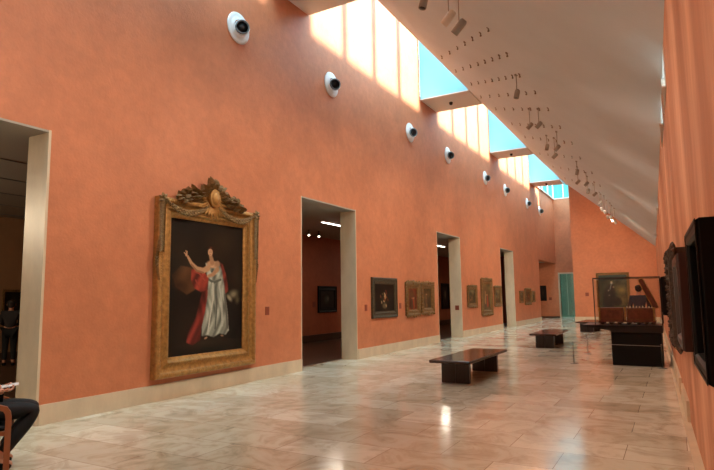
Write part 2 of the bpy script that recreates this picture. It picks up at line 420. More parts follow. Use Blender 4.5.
# ------------------------------------------------------------------ paintings
def canvas_mesh(name, w, h, shapes, bg, nx, ny, parent, x, noise=.12, seed=1, rough=.42):
    """flat painted canvas in the local YZ plane (front = +X); colours painted per point."""
    rng = np.random.RandomState(seed)
    U, V = np.meshgrid(np.linspace(0, 1, nx), np.linspace(0, 1, ny))     # V from top
    asp = h / w
    col = np.zeros((ny, nx, 3)) + np.array(bg, float)
    lo = rng.rand(7, 7); gy = V * 5.999; gx = U * 5.999; iy = gy.astype(int); ix = gx.astype(int); fy = gy - iy; fx = gx - ix
    sm = lo[iy, ix] * (1 - fy) * (1 - fx) + lo[iy + 1, ix] * fy * (1 - fx) + lo[iy, ix + 1] * (1 - fy) * fx + lo[iy + 1, ix + 1] * fy * fx
    col *= (1 + .8 * (sm - .5))[..., None]
    X = U; Y = V * asp
    for s in shapes:
        k = s[0]; c = np.array(s[-1], float)
        if k == 'e':
            _, cx, cy, rx, ry, rot, soft, _c = s
            dx = X - cx; dy = Y - cy * asp; a = math.radians(rot); ry = ry * asp
            p = (dx * math.cos(a) + dy * math.sin(a)) / rx; q = (-dx * math.sin(a) + dy * math.cos(a)) / ry
            al = np.clip((1 - np.sqrt(p * p + q * q)) / soft, 0, 1)
        elif k == 'l':
            _, pts, wd, _c = s
            d = np.full(X.shape, 9.)
            for i, ((x0, y0), (x1, y1)) in enumerate(zip(pts[:-1], pts[1:])):
                y0 *= asp; y1 *= asp; L2 = (x1 - x0) ** 2 + (y1 - y0) ** 2 + 1e-9
                t = np.clip(((X - x0) * (x1 - x0) + (Y - y0) * (y1 - y0)) / L2, 0, 1)
                ww = wd if not hasattr(wd, '__len__') else (wd[i] + (wd[i + 1] - wd[i]) * t)
                d = np.minimum(d, np.hypot(X - x0 - t * (x1 - x0), Y - y0 - t * (y1 - y0)) / ww)
            al = np.clip((1.15 - d) / .35, 0, 1)
        elif k == 'p':
            _, pts, _c = s
            ins = np.zeros(X.shape, bool); n = len(pts)
            for i in range(n):
                (x0, y0), (x1, y1) = pts[i], pts[(i + 1) % n]
                cnd = ((y0 > V) != (y1 > V)) & (U < (x1 - x0) * (V - y0) / ((y1 - y0) or 1e-9) + x0)
                ins ^= cnd
            al = ins.astype(float)
        elif k == 'f':     # cloth: polygon with modelled folds
            _, pts, fr, ph, amp, _c = s
            ins = np.zeros(X.shape, bool); n = len(pts)
            for i in range(n):
                (x0, y0), (x1, y1) = pts[i], pts[(i + 1) % n]
                ins ^= ((y0 > V) != (y1 > V)) & (U < (x1 - x0) * (V - y0) / ((y1 - y0) or 1e-9) + x0)
            al = ins.astype(float)
            for _b in range(2): al[1:-1, 1:-1] = (al[1:-1, 1:-1] * 2 + al[:-2, 1:-1] + al[2:, 1:-1] + al[1:-1, :-2] + al[1:-1, 2:]) / 6
            wv = np.sin(fr * (U + .10 * np.sin(V * 7 + ph) + ph * (V - .6) * .25)) * .6 + np.sin(fr * 1.9 * (U + .05 * np.sin(V * 15)) + 9 * V) * .4
            c = c * (1 + amp * wv)[..., None]
        col = col * (1 - al[..., None]) + c * al[..., None]
    col *= (1 + noise * (rng.rand(ny, nx) - .5))[..., None]
    me = bpy.data.meshes.new(name)
    vs = [(x, w * (u - .5), h * (.5 - v)) for v in np.linspace(0, 1, ny) for u in np.linspace(0, 1, nx)]
    fs = [(j * nx + i, (j + 1) * nx + i, (j + 1) * nx + i + 1, j * nx + i + 1) for j in range(ny - 1) for i in range(nx - 1)]
    me.from_pydata(vs, [], fs)
    ca = me.color_attributes.new('paint', 'FLOAT_COLOR', 'POINT')
    rgba = np.ones((nx * ny, 4)); rgba[:, :3] = lin(np.clip(col.reshape(-1, 3), 0, 255)); ca.data.foreach_set('color', rgba.ravel())
    key = 'oil_paint_%d' % int(rough * 100)
    m = bpy.data.materials.get(key)
    if not m:
        m = mat(key, (90, 70, 50), rough, spec=.22); nt = m.node_tree
        at = nt.nodes.new('ShaderNodeVertexColor'); at.layer_name = 'paint'
        nt.links.new(at.outputs['Color'], nt.nodes['Principled BSDF'].inputs['Base Color'])
    me.materials.append(m); me.update()
    o = bpy.data.objects.new(name, me); C.objects.link(o); o.parent = parent
    return o

def frame_mb(w, h, prof):
    """mitred moulding; prof = [(inset from the outer edge, height off the wall), ...]; local YZ plane, front = +X"""
    mb = MB(); vs = []
    for i, d in prof:
        a, b = w / 2 - i, h / 2 - i
        vs += [(d, -a, -b), (d, a, -b), (d, a, b), (d, -a, b)]
    n = len(prof)
    fs = [(k * 4 + j, k * 4 + (j + 1) % 4, ((k + 1) % n) * 4 + (j + 1) % 4, ((k + 1) % n) * 4 + j) for k in range(n) for j in range(4)]
    return mb.add(vs, fs)
def profile(wd, dp):
    return [(0, .0), (0, dp * .7), (wd * .08, dp * .95), (wd * .2, dp), (wd * .3, dp * .78), (wd * .45, dp * .6), (wd * .62, dp * .72), (wd * .75, dp * .78), (wd * .82, dp * .5), (wd, dp * .38), (wd, .0)]

def curls(mb, w, h, r, dp, seed=0, step=.16):
    rn = random.Random(seed)
    def edge(a, b, out):
        L = math.dist(a, b); n = max(2, round(L / step))
        for k in range(n + 1):
            p = (a[0] + (b[0] - a[0]) * k / n, a[1] + (b[1] - a[1]) * k / n)
            for s in (-.8, 0, .8):
                mb.leaf(p, out + s + rn.uniform(-.2, .2), r * rn.uniform(.7, 1.2), r * .6, dp, .025)
            mb.ell((dp, p[0], p[1]), (.02, r * .35, r * .35), n=8, m=4)
    a, b = w / 2 - r * .3, h / 2 - r * .3
    edge((-a, -b), (a, -b), -PI / 2); edge((-a, b), (a, b), PI / 2); edge((-a, -b), (-a, b), PI); edge((a, -b), (a, b), 0)

def picture(label, loc, w, h, bw, dp, mfr, shapes, bg, rotz=0, nx=24, ny=24, ornate=0, group=None, cat='painting', cr=.42, seed=1, glazed=False):
    t = thing('framed_painting', label, cat, loc, rotz, group)
    fm = frame_mb(w, h, profile(bw, dp))
    fm.build('frame', mfr, t)
    if ornate:
        c = MB(); curls(c, w, h, ornate, dp * .6, seed, ornate * 1.25)
        # central and corner cartouches
        for s in (-1, 1):
            c.ell((dp * .8, 0, s * h / 2), (.04, ornate * 1.1, ornate * .9), n=10, m=6)
        c.build('carved_ornament', mfr, t)
    canvas_mesh('canvas', w - 2 * bw + .02, h - 2 * bw + .02, shapes, bg, nx, ny, t, dp * .3, seed=seed, rough=cr)
    return t

# --- the large gilt framed portrait
G = thing('framed_painting', 'very large portrait of a woman in a silvery dress with a crested gilt frame', 'painting', (W + .005, 7.52, 1.83))
FW, FH, BW_ = 2.45, 2.96, .32
pr = [(0, .0), (0, .10), (.015, .125), (.05, .14), (.08, .135), (.10, .10), (.12, .085), (.15, .075), (.185, .085), (.22, .11), (.245, .115), (.26, .085), (.285, .06), (.32, .045), (.32, .0)]
frame_mb(FW, FH, pr).build('frame', M_GILT, G)
c = MB(); c2 = MB()
for s in (-1, 1):       # bead runs along the mouldings
    for k in range(64):
        z = -FH / 2 + .06 + (FH - .12) * k / 63
        c.ell((.135, s * (FW / 2 - .06), z), (.014, .018, .020), n=8, m=4)
        if abs(z) < FH / 2 - .27: c2.ell((.112, s * (FW / 2 - .232), z), (.010, .012, .028), n=6, m=4)
    for k in range(54):
        yy = -FW / 2 + .06 + (FW - .12) * k / 53
        c.ell((.135, yy, s * (FH / 2 - .06)), (.014, .020, .018), n=8, m=4)
        if abs(yy) < FW / 2 - .27: c2.ell((.112, yy, s * (FH / 2 - .232)), (.010, .028, .012), n=6, m=4)
c2.build('inner_beading', M_GILT, G)
c.build('beading', M_GILT, G)
# crest: leafy sprays either side of a sunburst with an oval medallion
cy, czz = -.02, FH / 2 + .10
c = MB(); rn = random.Random(3)
for k in range(26):     # rays
    a = 2 * PI * k / 26; low = math.sin(a - .5) < .1
    c.leaf((cy + .09 * math.cos(a), czz + .10 * math.sin(a)), a, (.25 if low else .15) + .05 * (k % 2), .06, .13 if low else .10, .02)
SB = c.build('sunburst', M_SUN, G)
# solid scrolled cresting board carrying the leaves
pts = [(-.78, .0), (-.74, .09), (-.60, .07), (-.48, .14), (-.34, .10), (-.22, .20), (0, .26), (.18, .20), (.30, .10), (.42, .12), (.52, .05), (.64, .06), (.68, .0), (.3, -.06), (-.3, -.06)]
MB().prism([(.02, cy + y, FH / 2 + z) for y, z in pts], (.06, 0, 0)).build('cresting_board', M_GILTD, G)
c = MB()
for k in range(13):     # leaf cluster on top
    a = PI * (.10 + .72 * k / 12)
    c.leaf((cy + .12 * math.cos(a), czz + .15 * math.sin(a)), a + rn.uniform(-.3, .3), rn.uniform(.18, .30), .12, .14, .08)
for s_ in (-1, 1):
    for k in range(10):
        t_ = k / 9; y0 = cy + s_ * (.18 + (.56 if s_ < 0 else .50) * t_); z0 = FH / 2 + .11 - .07 * t_ + .03 * math.sin(k * 2.1)
        for q in range(3):
            a = (PI / 2 - s_ * (.4 + 1.0 * t_ + (q - 1) * .95 + rn.uniform(-.25, .25)))
            c.leaf((y0, z0 + rn.uniform(-.03, .03)), a, rn.uniform(.15, .24) * (1 - .2 * t_), .085, .09 + .035 * q, .08)
c.build('leaf_spray', M_GILTD, G)
Mx = Matrix.Translation((.20, cy, czz + .02)) @ Matrix.Rotation(PI / 2, 4, 'Y') @ Matrix.Diagonal((1.0, .8, 1, 1))
MB().lathe([(.0, .05), (.05, .046), (.09, .035), (.118, .01), (.125, -.01), (.155, .006), (.165, -.01), (.16, -.10)][::-1], Mx, 28).build('medallion', M_SUN, SB)
for s in (-1, 1):       # flower swags and hanging drops
    c = MB(); p0 = Vector((.15, cy + s * .14, czz - .14)); p1 = Vector((.15, s * (FW / 2 - .13), FH / 2 - .07)); n = 26
    for k in range(n + 1):
        t_ = k / n; p = p0.lerp(p1, t_); sag = .17 * 4 * t_ * (1 - t_); p.z -= sag; p.x += .02 * math.sin(PI * t_)
        R_ = .024 + .022 * math.sin(PI * t_)
        for q in range(4):
            a = q * PI / 2 + k * .8
            c.ell((p.x + .35 * R_ * math.cos(a), p.y + rn.uniform(-.008, .008), p.z + R_ * .8 * math.sin(a)), (R_ * .55, R_ * .6, R_ * .55), n=7, m=4)
    c.build('swag', M_GILTP, G)
    c = MB()
    for k in range(26):
        z0 = FH / 2 - .10 - k * .031; L = 1 - .3 * k / 26
        for q in (-1, 1): c.leaf((s * (FW / 2 - .045), z0), -PI / 2 + q * .75, .07 * L + .02, .045, .135, .03)
        c.ell((.155, s * (FW / 2 - .045), z0 - .01), (.02, .016, .018), n=7, m=4)
    for q in range(7): c.leaf((s * (FW / 2 - .05), FH / 2 - .05), q * .9, .11, .06, .14, .04)
    c.build('husk_drop', M_GILTP, G)
    c = MB()           # lower side cartouche
    for k in range(9):
        c.leaf((s * (FW / 2 - .02), FH / 2 - 1.12 + k * .04), PI / 2 + s * (-.9 + .12 * k), .11, .05, .10, .03)
        c.leaf((s * (FW / 2 - .02), FH / 2 - .98 - k * .04), -PI / 2 + s * (.9 - .12 * k), .11, .05, .10, .03)
    c.build('side_cartouche', M_GILTD, G)
red = (102, 38, 30); redd = (74, 28, 22); fl = (180, 140, 104)
S = [('e', .15, .25, .30, .28, 0, .9, (36, 28, 18)), ('e', .72, .15, .35, .2, 0, 1, (48, 37, 23)), ('e', .9, .4, .2, .2, 0, 1, (44, 34, 22)), ('e', .25, .80, .3, .2, 0, .9, (34, 26, 17)),
     ('f', [(.03, .42), (.14, .345), (.30, .36), (.33, .52), (.22, .56), (.08, .50)], 14, 1, .3, (70, 46, 26)), ('e', .13, .49, .12, .05, 10, .9, (54, 34, 20)),
     ('f', [(.70, .60), (1, .62), (1, .92), (.74, .90)], 20, 0, .3, (20, 15, 11)), ('e', .86, .555, .10, .05, -12, .8, (128, 118, 92)), ('e', .80, .585, .07, .025, 40, .7, (146, 137, 110)), ('e', .92, .60, .05, .05, 0, .8, (84, 74, 52)),
     ('e', .45, .92, .42, .05, 0, .9, (46, 36, 23)),
     ('f', [(.44, .49), (.55, .55), (.47, .68), (.42, .80), (.40, .90), (.30, .93), (.22, .905), (.24, .84), (.34, .72), (.39, .60)], 34, 1, .42, red),
     ('f', [(.62, .285), (.70, .32), (.76, .42), (.785, .53), (.73, .56), (.69, .44), (.63, .34)], 40, 2, .35, (104, 44, 34)),
     ('f', [(.455, .315), (.56, .31), (.63, .295), (.69, .37), (.72, .47), (.755, .60), (.785, .74), (.80, .84), (.75, .875), (.66, .86), (.58, .885), (.49, .865), (.42, .87), (.42, .80), (.46, .68), (.49, .56), (.49, .47), (.47, .40)], 46, .6, .34, (134, 138, 124)),
     ('l', [(.50, .44), (.57, .465), (.67, .44)], .012, (86, 90, 80)), ('l', [(.56, .47), (.57, .58), (.53, .72), (.50, .85)], .010, (186, 186, 168)), ('l', [(.65, .48), (.69, .62), (.70, .80)], .010, (170, 172, 156)), ('l', [(.48, .35), (.53, .40), (.61, .39)], .013, (182, 180, 160)), ('l', [(.60, .50), (.62, .66), (.60, .82)], .009, (84, 88, 80)), ('l', [(.73, .56), (.76, .70), (.775, .82)], .012, (92, 94, 84)),
     ('f', [(.27, .375), (.34, .355), (.44, .38), (.50, .43), (.49, .52), (.40, .54), (.31, .51), (.27, .45)], 30, 2, .4, (126, 50, 38)), ('l', [(.31, .385), (.38, .40), (.45, .45)], .009, (150, 68, 52)), ('l', [(.33, .45), (.37, .50)], .009, (140, 60, 46)),
     ('l', [(.225, .278), (.27, .325), (.34, .365), (.43, .375), (.49, .355)], (.014, .019, .025, .028, .032), fl), ('l', [(.27, .335), (.34, .378), (.43, .392)], .010, (140, 102, 74)), ('e', .205, .264, .018, .017, 20, .5, (190, 150, 114)), ('l', [(.20, .262), (.178, .250)], .0055, fl), ('l', [(.205, .25), (.197, .234)], .005, fl), ('l', [(.212, .255), (.215, .238)], .005, fl),
     ('e', .55, .322, .095, .034, 3, .35, fl), ('e', .62, .318, .05, .03, 0, .5, (160, 124, 92)), ('e', .555, .34, .04, .018, 0, .8, (198, 160, 124)), ('l', [(.545, .31), (.53, .262)], .028, (160, 122, 90)), ('l', [(.50, .415), (.56, .402), (.62, .36)], (.015, .020, .027), (168, 128, 94)), ('e', .49, .418, .018, .011, 0, .5, fl),
     ('e', .530, .216, .056, .037, 0, .35, (52, 31, 19)), ('e', .56, .245, .024, .035, 0, .8, (46, 28, 18)), ('e', .519, .231, .037, .031, 5, .22, (196, 154, 118)), ('e', .530, .222, .025, .02, 0, .9, (176, 134, 100)), ('e', .505, .229, .005, .0025, 0, .5, (70, 46, 32)), ('e', .53, .228, .005, .0025, 0, .5, (70, 46, 32)), ('l', [(.514, .232), (.512, .240)], .0025, (150, 110, 82)), ('l', [(.508, .248), (.522, .248)], .0025, (136, 66, 52)),
     ('e', .525, .194, .026, .010, 0, .7, (92, 46, 30)),
     ('e', .475, .885, .03, .010, -20, .5, (160, 124, 94)), ('e', .70, .878, .03, .009, 10, .5, (146, 112, 84))]
canvas_mesh('canvas', FW - 2 * BW_ + .02, FH - 2 * BW_ + .02, S, (26, 20, 13), 200, 250, G, .03, .10, 2, .5)

# --- the smaller pictures on the left wall
PX = W + .004
def lw(y0, y1, z0, z1): return (PX, (y0 + y1) / 2, (z0 + z1) / 2), y1 - y0, z1 - z0
rnd = random.Random(11)
def flowers(seed):
    r = random.Random(seed); s = [('e', .5, .6, .3, .3, 0, .8, (44, 38, 24)), ('e', .5, .8, .14, .12, 0, .4, (92, 84, 62))]
    for _ in range(16): s.append(('e', .5 + r.gauss(0, .14), .48 + r.gauss(0, .14), .05, .04, r.uniform(0, 90), .5, r.choice([(170, 130, 88), (150, 84, 48), (190, 168, 124), (96, 92, 54), (120, 48, 30)])))
    return s
def figures(seed, warm=0):
    r = random.Random(seed); s = [('e', .4, .3, .5, .3, 0, .9, (92, 64, 36)), ('e', .5, .75, .5, .3, 0, .8, (52, 34, 20))]
    for _ in range(4):
        x = r.uniform(.25, .75); y = r.uniform(.35, .55); cc = r.choice([(150, 60, 36), (120, 84, 50), (150, 120, 82), (80, 60, 44)])
        s += [('l', [(x, y), (x + .02, y + .32)], (.06, .12), cc), ('e', x, y - .05, .04, .045, 0, .4, (196, 150, 112))]
    return s
def land(seed):
    r = random.Random(seed); s = [('e', .5, .15, .7, .25, 0, .9, (128, 116, 82)), ('e', .3, .35, .25, .25, 0, .8, (52, 48, 28)), ('e', .5, .85, .7, .25, 0, .7, (70, 52, 30))]
    for _ in range(5): s.append(('e', r.uniform(.2, .8), r.uniform(.45, .8), .05, .09, 0, .5, r.choice([(160, 110, 70), (110, 70, 44), (150, 140, 110)])))
    return s
l, w_, h_ = lw(13.8, 15.4, 1.02, 2.17); picture('square still life in a broad dark bronze frame right of the first open doorway', l, w_, h_, .19, .07, M_DKFR, flowers(4), (20, 17, 12), nx=60, ny=50, seed=4)
l, w_, h_ = lw(16.06, 17.1, 1.02, 2.07); picture('reddish figure painting in a spiky carved gilt frame, left of the touching pair', l, w_, h_, .2, .09, M_GILTD, figures(5), (110, 48, 28), nx=40, ny=40, ornate=.085, seed=5)
l, w_, h_ = lw(17.28, 18.33, 1.05, 2.07); picture('greenish brown figure painting in a spiky carved gilt frame, right of the touching pair', l, w_, h_, .2, .09, M_GILTD, figures(8), (70, 58, 36), nx=40, ny=40, ornate=.085, seed=6)
l, w_, h_ = lw(22.05, 23.25, 1.16, 2.03); picture('small gilt framed painting left of the tall central one beyond the third doorway', l, w_, h_, .16, .07, M_GILTD, land(1), (70, 56, 34), ornate=.05, seed=7)
l, w_, h_ = lw(23.9, 25.5, .77, 2.36); picture('tall gilt framed painting standing between two small ones beyond the third doorway', l, w_, h_, .24, .09, M_GILTD, figures(12), (98, 84, 52), ornate=.07, nx=40, ny=50, seed=8)
l, w_, h_ = lw(25.9, 27.05, 1.13, 2.05); picture('small gilt framed painting right of the tall central one, just before the fourth doorway', l, w_, h_, .16, .07, M_GILTD, land(3), (74, 60, 36), ornate=.05, seed=9)
l, w_, h_ = lw(30.8, 31.65, 1.2, 1.85); picture('tiny framed painting at the left of the farthest trio past the fourth doorway', l, w_, h_, .12, .06, M_GILTD, land(5), (66, 54, 34), seed=10)
l, w_, h_ = lw(32.0, 33.5, 1.1, 1.98); picture('wider framed painting in the middle of the farthest trio past the fourth doorway', l, w_, h_, .16, .06, M_GILTD, figures(15), (84, 66, 40), ornate=.05, seed=11)
l, w_, h_ = lw(33.8, 34.6, 1.2, 1.87); picture('tiny framed painting at the right of the farthest trio, nearest the end recess', l, w_, h_, .12, .06, M_GILTD, land(8), (66, 54, 34), seed=12)
# side rooms
picture('dark picture in a black frame seen through the doorway beside the large portrait', (-11.795, 18.52, 1.56), 1.34, 1.02, .2, .06, M_BLACK, [('e', .45, .5, .22, .35, 10, .7, (58, 66, 58)), ('e', .55, .45, .1, .2, 0, .6, (84, 84, 70))], (24, 22, 18), seed=13)
picture('dark picture in a black frame seen through the third doorway', (-11.795, 31.4, 1.63), 1.3, 1.5, .2, .06, M_BLACK, [('e', .5, .45, .2, .35, 0, .7, (130, 118, 96)), ('e', .5, .3, .08, .1, 0, .6, (150, 130, 100))], (30, 26, 20), seed=14)
picture('small gilt edged picture on the far wall of the dim near side room', (-15.995, 8.95, 1.56), .62, .8, .07, .05, M_GILTD, [('e', .5, .5, .25, .35, 0, .7, (60, 48, 34))], (26, 20, 15), seed=15)
picture('small dark picture on the recess wall inside the wide end opening', (-8.35, 42.19, 1.75), .5, 1.1, .09, .05, M_BLACK, [('e', .5, .5, .25, .35, 0, .7, (52, 36, 28))], (24, 18, 14), rotz=-PI / 2, seed=16)
# end wall: portrait behind the showcase
SP = [('p', [(0, 0), (1, 0), (1, .17), (0, .15)], (50, 58, 48)), ('e', .80, .45, .3, .2, 0, .9, (130, 110, 58)), ('e', .78, .75, .28, .2, 0, .8, (104, 84, 46)), ('e', .38, .60, .24, .34, 0, .5, (22, 20, 18)), ('e', .62, .78, .2, .16, 0, .5, (28, 24, 20)), ('l', [(.46, .3), (.34, .55), (.32, .85)], (.06, .14, .2), (26, 24, 22)),
      ('e', .46, .22, .05, .035, 0, .4, (196, 160, 120)), ('e', .46, .26, .05, .02, 0, .4, (172, 164, 148)), ('e', .52, .36, .025, .02, 0, .4, (180, 144, 110)), ('e', .34, .46, .03, .02, 0, .4, (180, 150, 118)), ('e', .36, .60, .025, .02, 0, .4, (160, 134, 100)), ('l', [(.44, .3), (.40, .42)], .018, (120, 116, 104))]
picture('full length dark portrait in a gilt frame on the end wall behind the showcase', (-3.24, 36.995, 1.75), 1.82, 2.3, .14, .08, M_GILTD, SP, (58, 56, 36), rotz=-PI / 2, nx=70, ny=90, seed=17)

# --- wall plaques
def plaque(label, loc, rotz=0, w=.13, h=.17, m=M_LABEL):
    o = MB().bbox((0, -w / 2, -h / 2), (.012, w / 2, h / 2), .004).build('wall_plaque', m, None, loc, rotz); return tag(o, label, 'plaque')
plaque('small red brown plaque on the wall right of the large portrait', (W, 9.24, 1.36))
plaque('small red brown plaque left of the square dark framed still life', (W, 13.5, 1.33))
plaque('small red brown plaque between the still life and the touching pair of paintings', (W, 15.7, 1.34))
plaque('small plaque on the stone reveal of the third doorway', (-7.53, 21.364, 1.16), -PI / 2, .16, .18)
plaque('small plaque beside the dark picture in the room seen through the second doorway', (-11.8, 17.62, 1.38), 0, .2, .2)
plaque('small plaque on the end wall left of the full length portrait', (-4.71, 37.0, 1.62), -PI / 2, .2, .22)
plaque('small plaque on the recess wall inside the wide end opening', (-7.85, 42.2, 1.35), -PI / 2, .2, .2)

# --- right wall: deep frames seen edge on
def on_right(y0, y1): ym = (y0 + y1) / 2; return (XR(ym) - .003, ym), PI + math.atan(.031)
(cx_, cy_), rz = on_right(2.6, 3.4)
t = thing('shadow_box', 'deep black shadow box frame nearest the camera on the right wall', 'picture frame', (cx_, cy_, 1.57), rz)
frame_mb(.8, .66, [(0, 0), (0, .135), (.008, .148), (.05, .148), (.06, .135), (.065, .09), (.085, .09), (.09, .06), (.11, .06), (.12, .03), (.12, 0)]).build('frame', M_BLACK, t)
MB().box((.0, -.28, -.21), (.02, .28, .21)).build('backboard', M_PLINTH, t)
MB().box((.118, -.335, -.265), (.121, .335, .265)).build('glass_pane', M_GLASS, t)
MB().box((.149, -.36, -.328), (.152, .36, -.31)).box((.149, -.36, .31), (.152, .36, .328)).box((.149, -.398, -.328), (.152, -.38, .328)).box((.149, .38, -.328), (.152, .398, .328)).build('edge_fillet', M_BLACK, t)
(cx_, cy_), rz = on_right(4.3, 5.15)
t = thing('framed_painting', 'reddish brown deep box frame on the right wall behind the black shadow box', 'painting', (cx_, cy_, 1.545), rz)
frame_mb(.85, .65, [(0, 0), (0, .15), (.01, .165), (.06, .165), (.08, .14), (.12, .12), (.14, .08), (.14, 0)]).build('frame', M_BROWN, t)
canvas_mesh('canvas', .6, .4, land(21), (60, 44, 28), 24, 20, t, .06, seed=21)
(cx_, cy_), rz = on_right(6.3, 7.5)
t = thing('framed_painting', 'thick carved brown gilt frame with jagged outline on the right wall', 'painting', (cx_, cy_, 1.56), rz)
frame_mb(1.2, .98, profile(.2, .17)).build('frame', M_BRGILT, t)
c = MB(); curls(c, 1.2, .98, .09, .10, 31, .10); curls(c, 1.08, .86, .06, .15, 32, .1); c.build('carved_ornament', M_BRGILT, t)
canvas_mesh('canvas', .84, .62, figures(22), (60, 44, 28), 24, 20, t, .05, seed=22)
(cx_, cy_), rz = on_right(8.2, 9.2)
t = thing('framed_painting', 'carved gilt frame half hidden behind the jagged brown one on the right wall', 'painting', (cx_, cy_, 1.5), rz)
frame_mb(1.0, 1.15, profile(.18, .12)).build('frame', M_GILTD, t)
c = MB(); curls(c, 1.0, 1.15, .07, .08, 33, .085); c.build('carved_ornament', M_GILTD, t)
canvas_mesh('canvas', .68, .83, figures(23), (60, 44, 28), 24, 20, t, .05, seed=23)
(cx_, cy_), rz = on_right(12.2, 13.2)
t = thing('framed_painting', 'slim dark framed picture farthest along the right wall beside the showcase', 'painting', (cx_, cy_, 1.56), rz)
frame_mb(1.0, .74, profile(.12, .17)).build('frame', M_BLACK, t)
canvas_mesh('canvas', .8, .54, land(24), (50, 40, 28), 20, 20, t, .06, seed=24)

# ------------------------------------------------------------------ air nozzles high on the left wall
def nozzle(label):
    t = thing('air_nozzle', label, 'air nozzle', (0, 0, 0), 0, 'air nozzles in a row on the left wall')
    Mx = Matrix.Rotation(PI / 2, 4, 'Y')
    MB().lathe([(.20, 0), (.315, 0), (.325, .012), (.315, .028), (.26, .022), (.21, .03), (.175, .06), (.165, .06), (.16, .03)], Mx, 36, False).build('flange', M_NOZ, t)
    dv = Vector((1, -.75, -.12)).normalized()
    Mt = Matrix.Translation((.10, 0, -.02)) @ dv.to_track_quat('Z', 'Y').to_matrix().to_4x4()
    MB().lathe([(.13, -.03), (.155, -.01), (.16, .02), (.155, .04), (.145, .05), (.142, .03)], Mt, 28, False).build('collar', M_NOZ, t)
    bb = MB().lathe([(.138, .0), (.14, .09), (.134, .1), (.122, .1), (.115, .03), (.02, .02)], Mt, 28, False).build('barrel', M_NOZD, t)
    MB().lathe([(.005, .05), (.115, .055), (.005, .06)], Mt, 20).build('grille', M_FIXB, bb)
    return t
NZ = [(8.27, 'above the large gilt framed portrait, nearest the camera'), (11.81, 'above the second doorway'), (16.75, 'just before the second skylight beam'),
      (20.32, 'above the third doorway'), (25.25, 'above the small painting beyond the tall central one'), (28.8, 'above the fourth doorway'), (33.75, 'above the farthest trio of paintings'), (37.3, 'above the wide end opening, farthest of the row')]
n0 = None
for y, s in NZ:
    lb = 'round white air nozzle with dark centre ' + s
    if n0 is None: n0 = nozzle(lb); n0.location = (W, y, 7.05)
    else: dup(n0, (W, y, 7.05), lb)

# ------------------------------------------------------------------ benches
def bench(label, loc, rotz, L=2.56, wd=.78):
    t = thing('bench', label, 'bench', loc, rotz, 'low gallery benches')
    MB().bbox((-wd / 2, -L / 2, .385), (wd / 2, L / 2, .44), .008).build('seat', M_BTOP, t)
    for s in (-1, 1):
        y0 = s * (L / 2 - .36)
        for q in (-1, 1):
            MB().bbox((min(q * .003, q * .27), y0 - .05, 0), (max(q * .003, q * .27), y0 + .05, .385), .005).build('leg', M_BENCH, t)
    MB().box((-.05, -L / 2 + .41, .30), (.05, L / 2 - .41, .385)).build('rail', M_BENCH, t)
    return t
b0 = bench('low dark wooden bench with glossy top, largest and nearest the camera', (-3.67, 11.15, 0), 0)
b1 = dup(b0, (-3.6, 18.95, 0), 'low dark wooden bench in the middle distance behind the nearest bench', rotz=.02)
b2 = dup(b0, (-3.4, 27.2, 0), 'small looking dark bench farthest away near the end wall', rotz=-.04)

# ------------------------------------------------------------------ barrier posts and cord
def post(label, loc):
    t = thing('barrier_post', label, 'barrier', loc, 0, 'knee high barrier posts')
    MB().lathe([(.09, 0), (.09, .006), (.02, .012), (.013, .02), (.013, .02)], None, 20).build('base', M_STEEL, t)
    MB().lathe([(.011, .015), (.011, .48), (.016, .485), (.016, .51), (.008, .515)], None, 12).build('post', M_STEEL, t)
    return t
p0 = post('slim knee high steel barrier post nearer the camera', (-2.18, 14.18, 0)); p1 = dup(p0, (-2.18, 16.6, 0), 'slim knee high steel barrier post behind the nearer one')
post3 = dup(p0, (-.34, 13.95, 0), 'slim steel barrier post in front of the black plinth beside the wall')
tag(MB().tube([(-2.18, 16.6, .47), (-2.18, 14.18, .47), (-.34, 13.95, .47)], .006, 6).build('barrier_rope', M_CORD), 'thin grey barrier rope stretched past the black plinth', 'rope')

# ------------------------------------------------------------------ showcase with an ornate casket
t = thing('display_case', 'tall glass showcase on a black plinth by the right wall', 'display case', (-.95, 14.75, 0))
MB().bbox((-.4, -.55, 0), (.62, .55, .74), .01).build('plinth', M_PLINTH, t)
c = MB(); c.prism([(-.4, -.6, .74), (.66, -.6, .74), (.66, -.6, .82), (-1.0, -.6, .90), (-1.0, -.6, .87), (-.4, -.6, .78)], (0, 1.2, 0))
c.prism([(-1.0, -.6, .87), (.66, -.6, .815), (.66, -.6, .90), (-1.0, -.6, .90)], (0, 1.2, 0)); c.build('table_slab', M_DARKT, t)
gx0, gx1, gy0, gy1, gz0, gz1 = -.72, .66, -.5, .5, .9, 1.97
c = MB()
for (a, b) in (((gx0, gy0, gz0), (gx1, gy0 + .008, gz1)), ((gx0, gy1 - .008, gz0), (gx1, gy1, gz1)), ((gx0, gy0, gz0), (gx0 + .008, gy1, gz1)), ((gx1 - .008, gy0, gz0), (gx1, gy1, gz1)), ((gx0, gy0, gz1), (gx1, gy1, gz1 + .008))): c.box(a, b)
c.build('glass', M_GLASS, t)
for x in (gx0, gx1):
    for y in (gy0, gy1): MB().box((x - .01, y - .01, gz0), (x + .01, y + .01, gz1)).build('upright', M_BROWN, t)
for y in (gy0, gy1): MB().box((gx0 - .01, y - .01, gz1), (gx1 + .01, y + .01, gz1 + .02)).build('top_rail', M_BROWN, t)
for x in (gx0, gx1): MB().box((x - .01, gy0 + .01, gz1), (x + .01, gy1 - .01, gz1 + .02)).build('top_rail', M_BROWN, t)
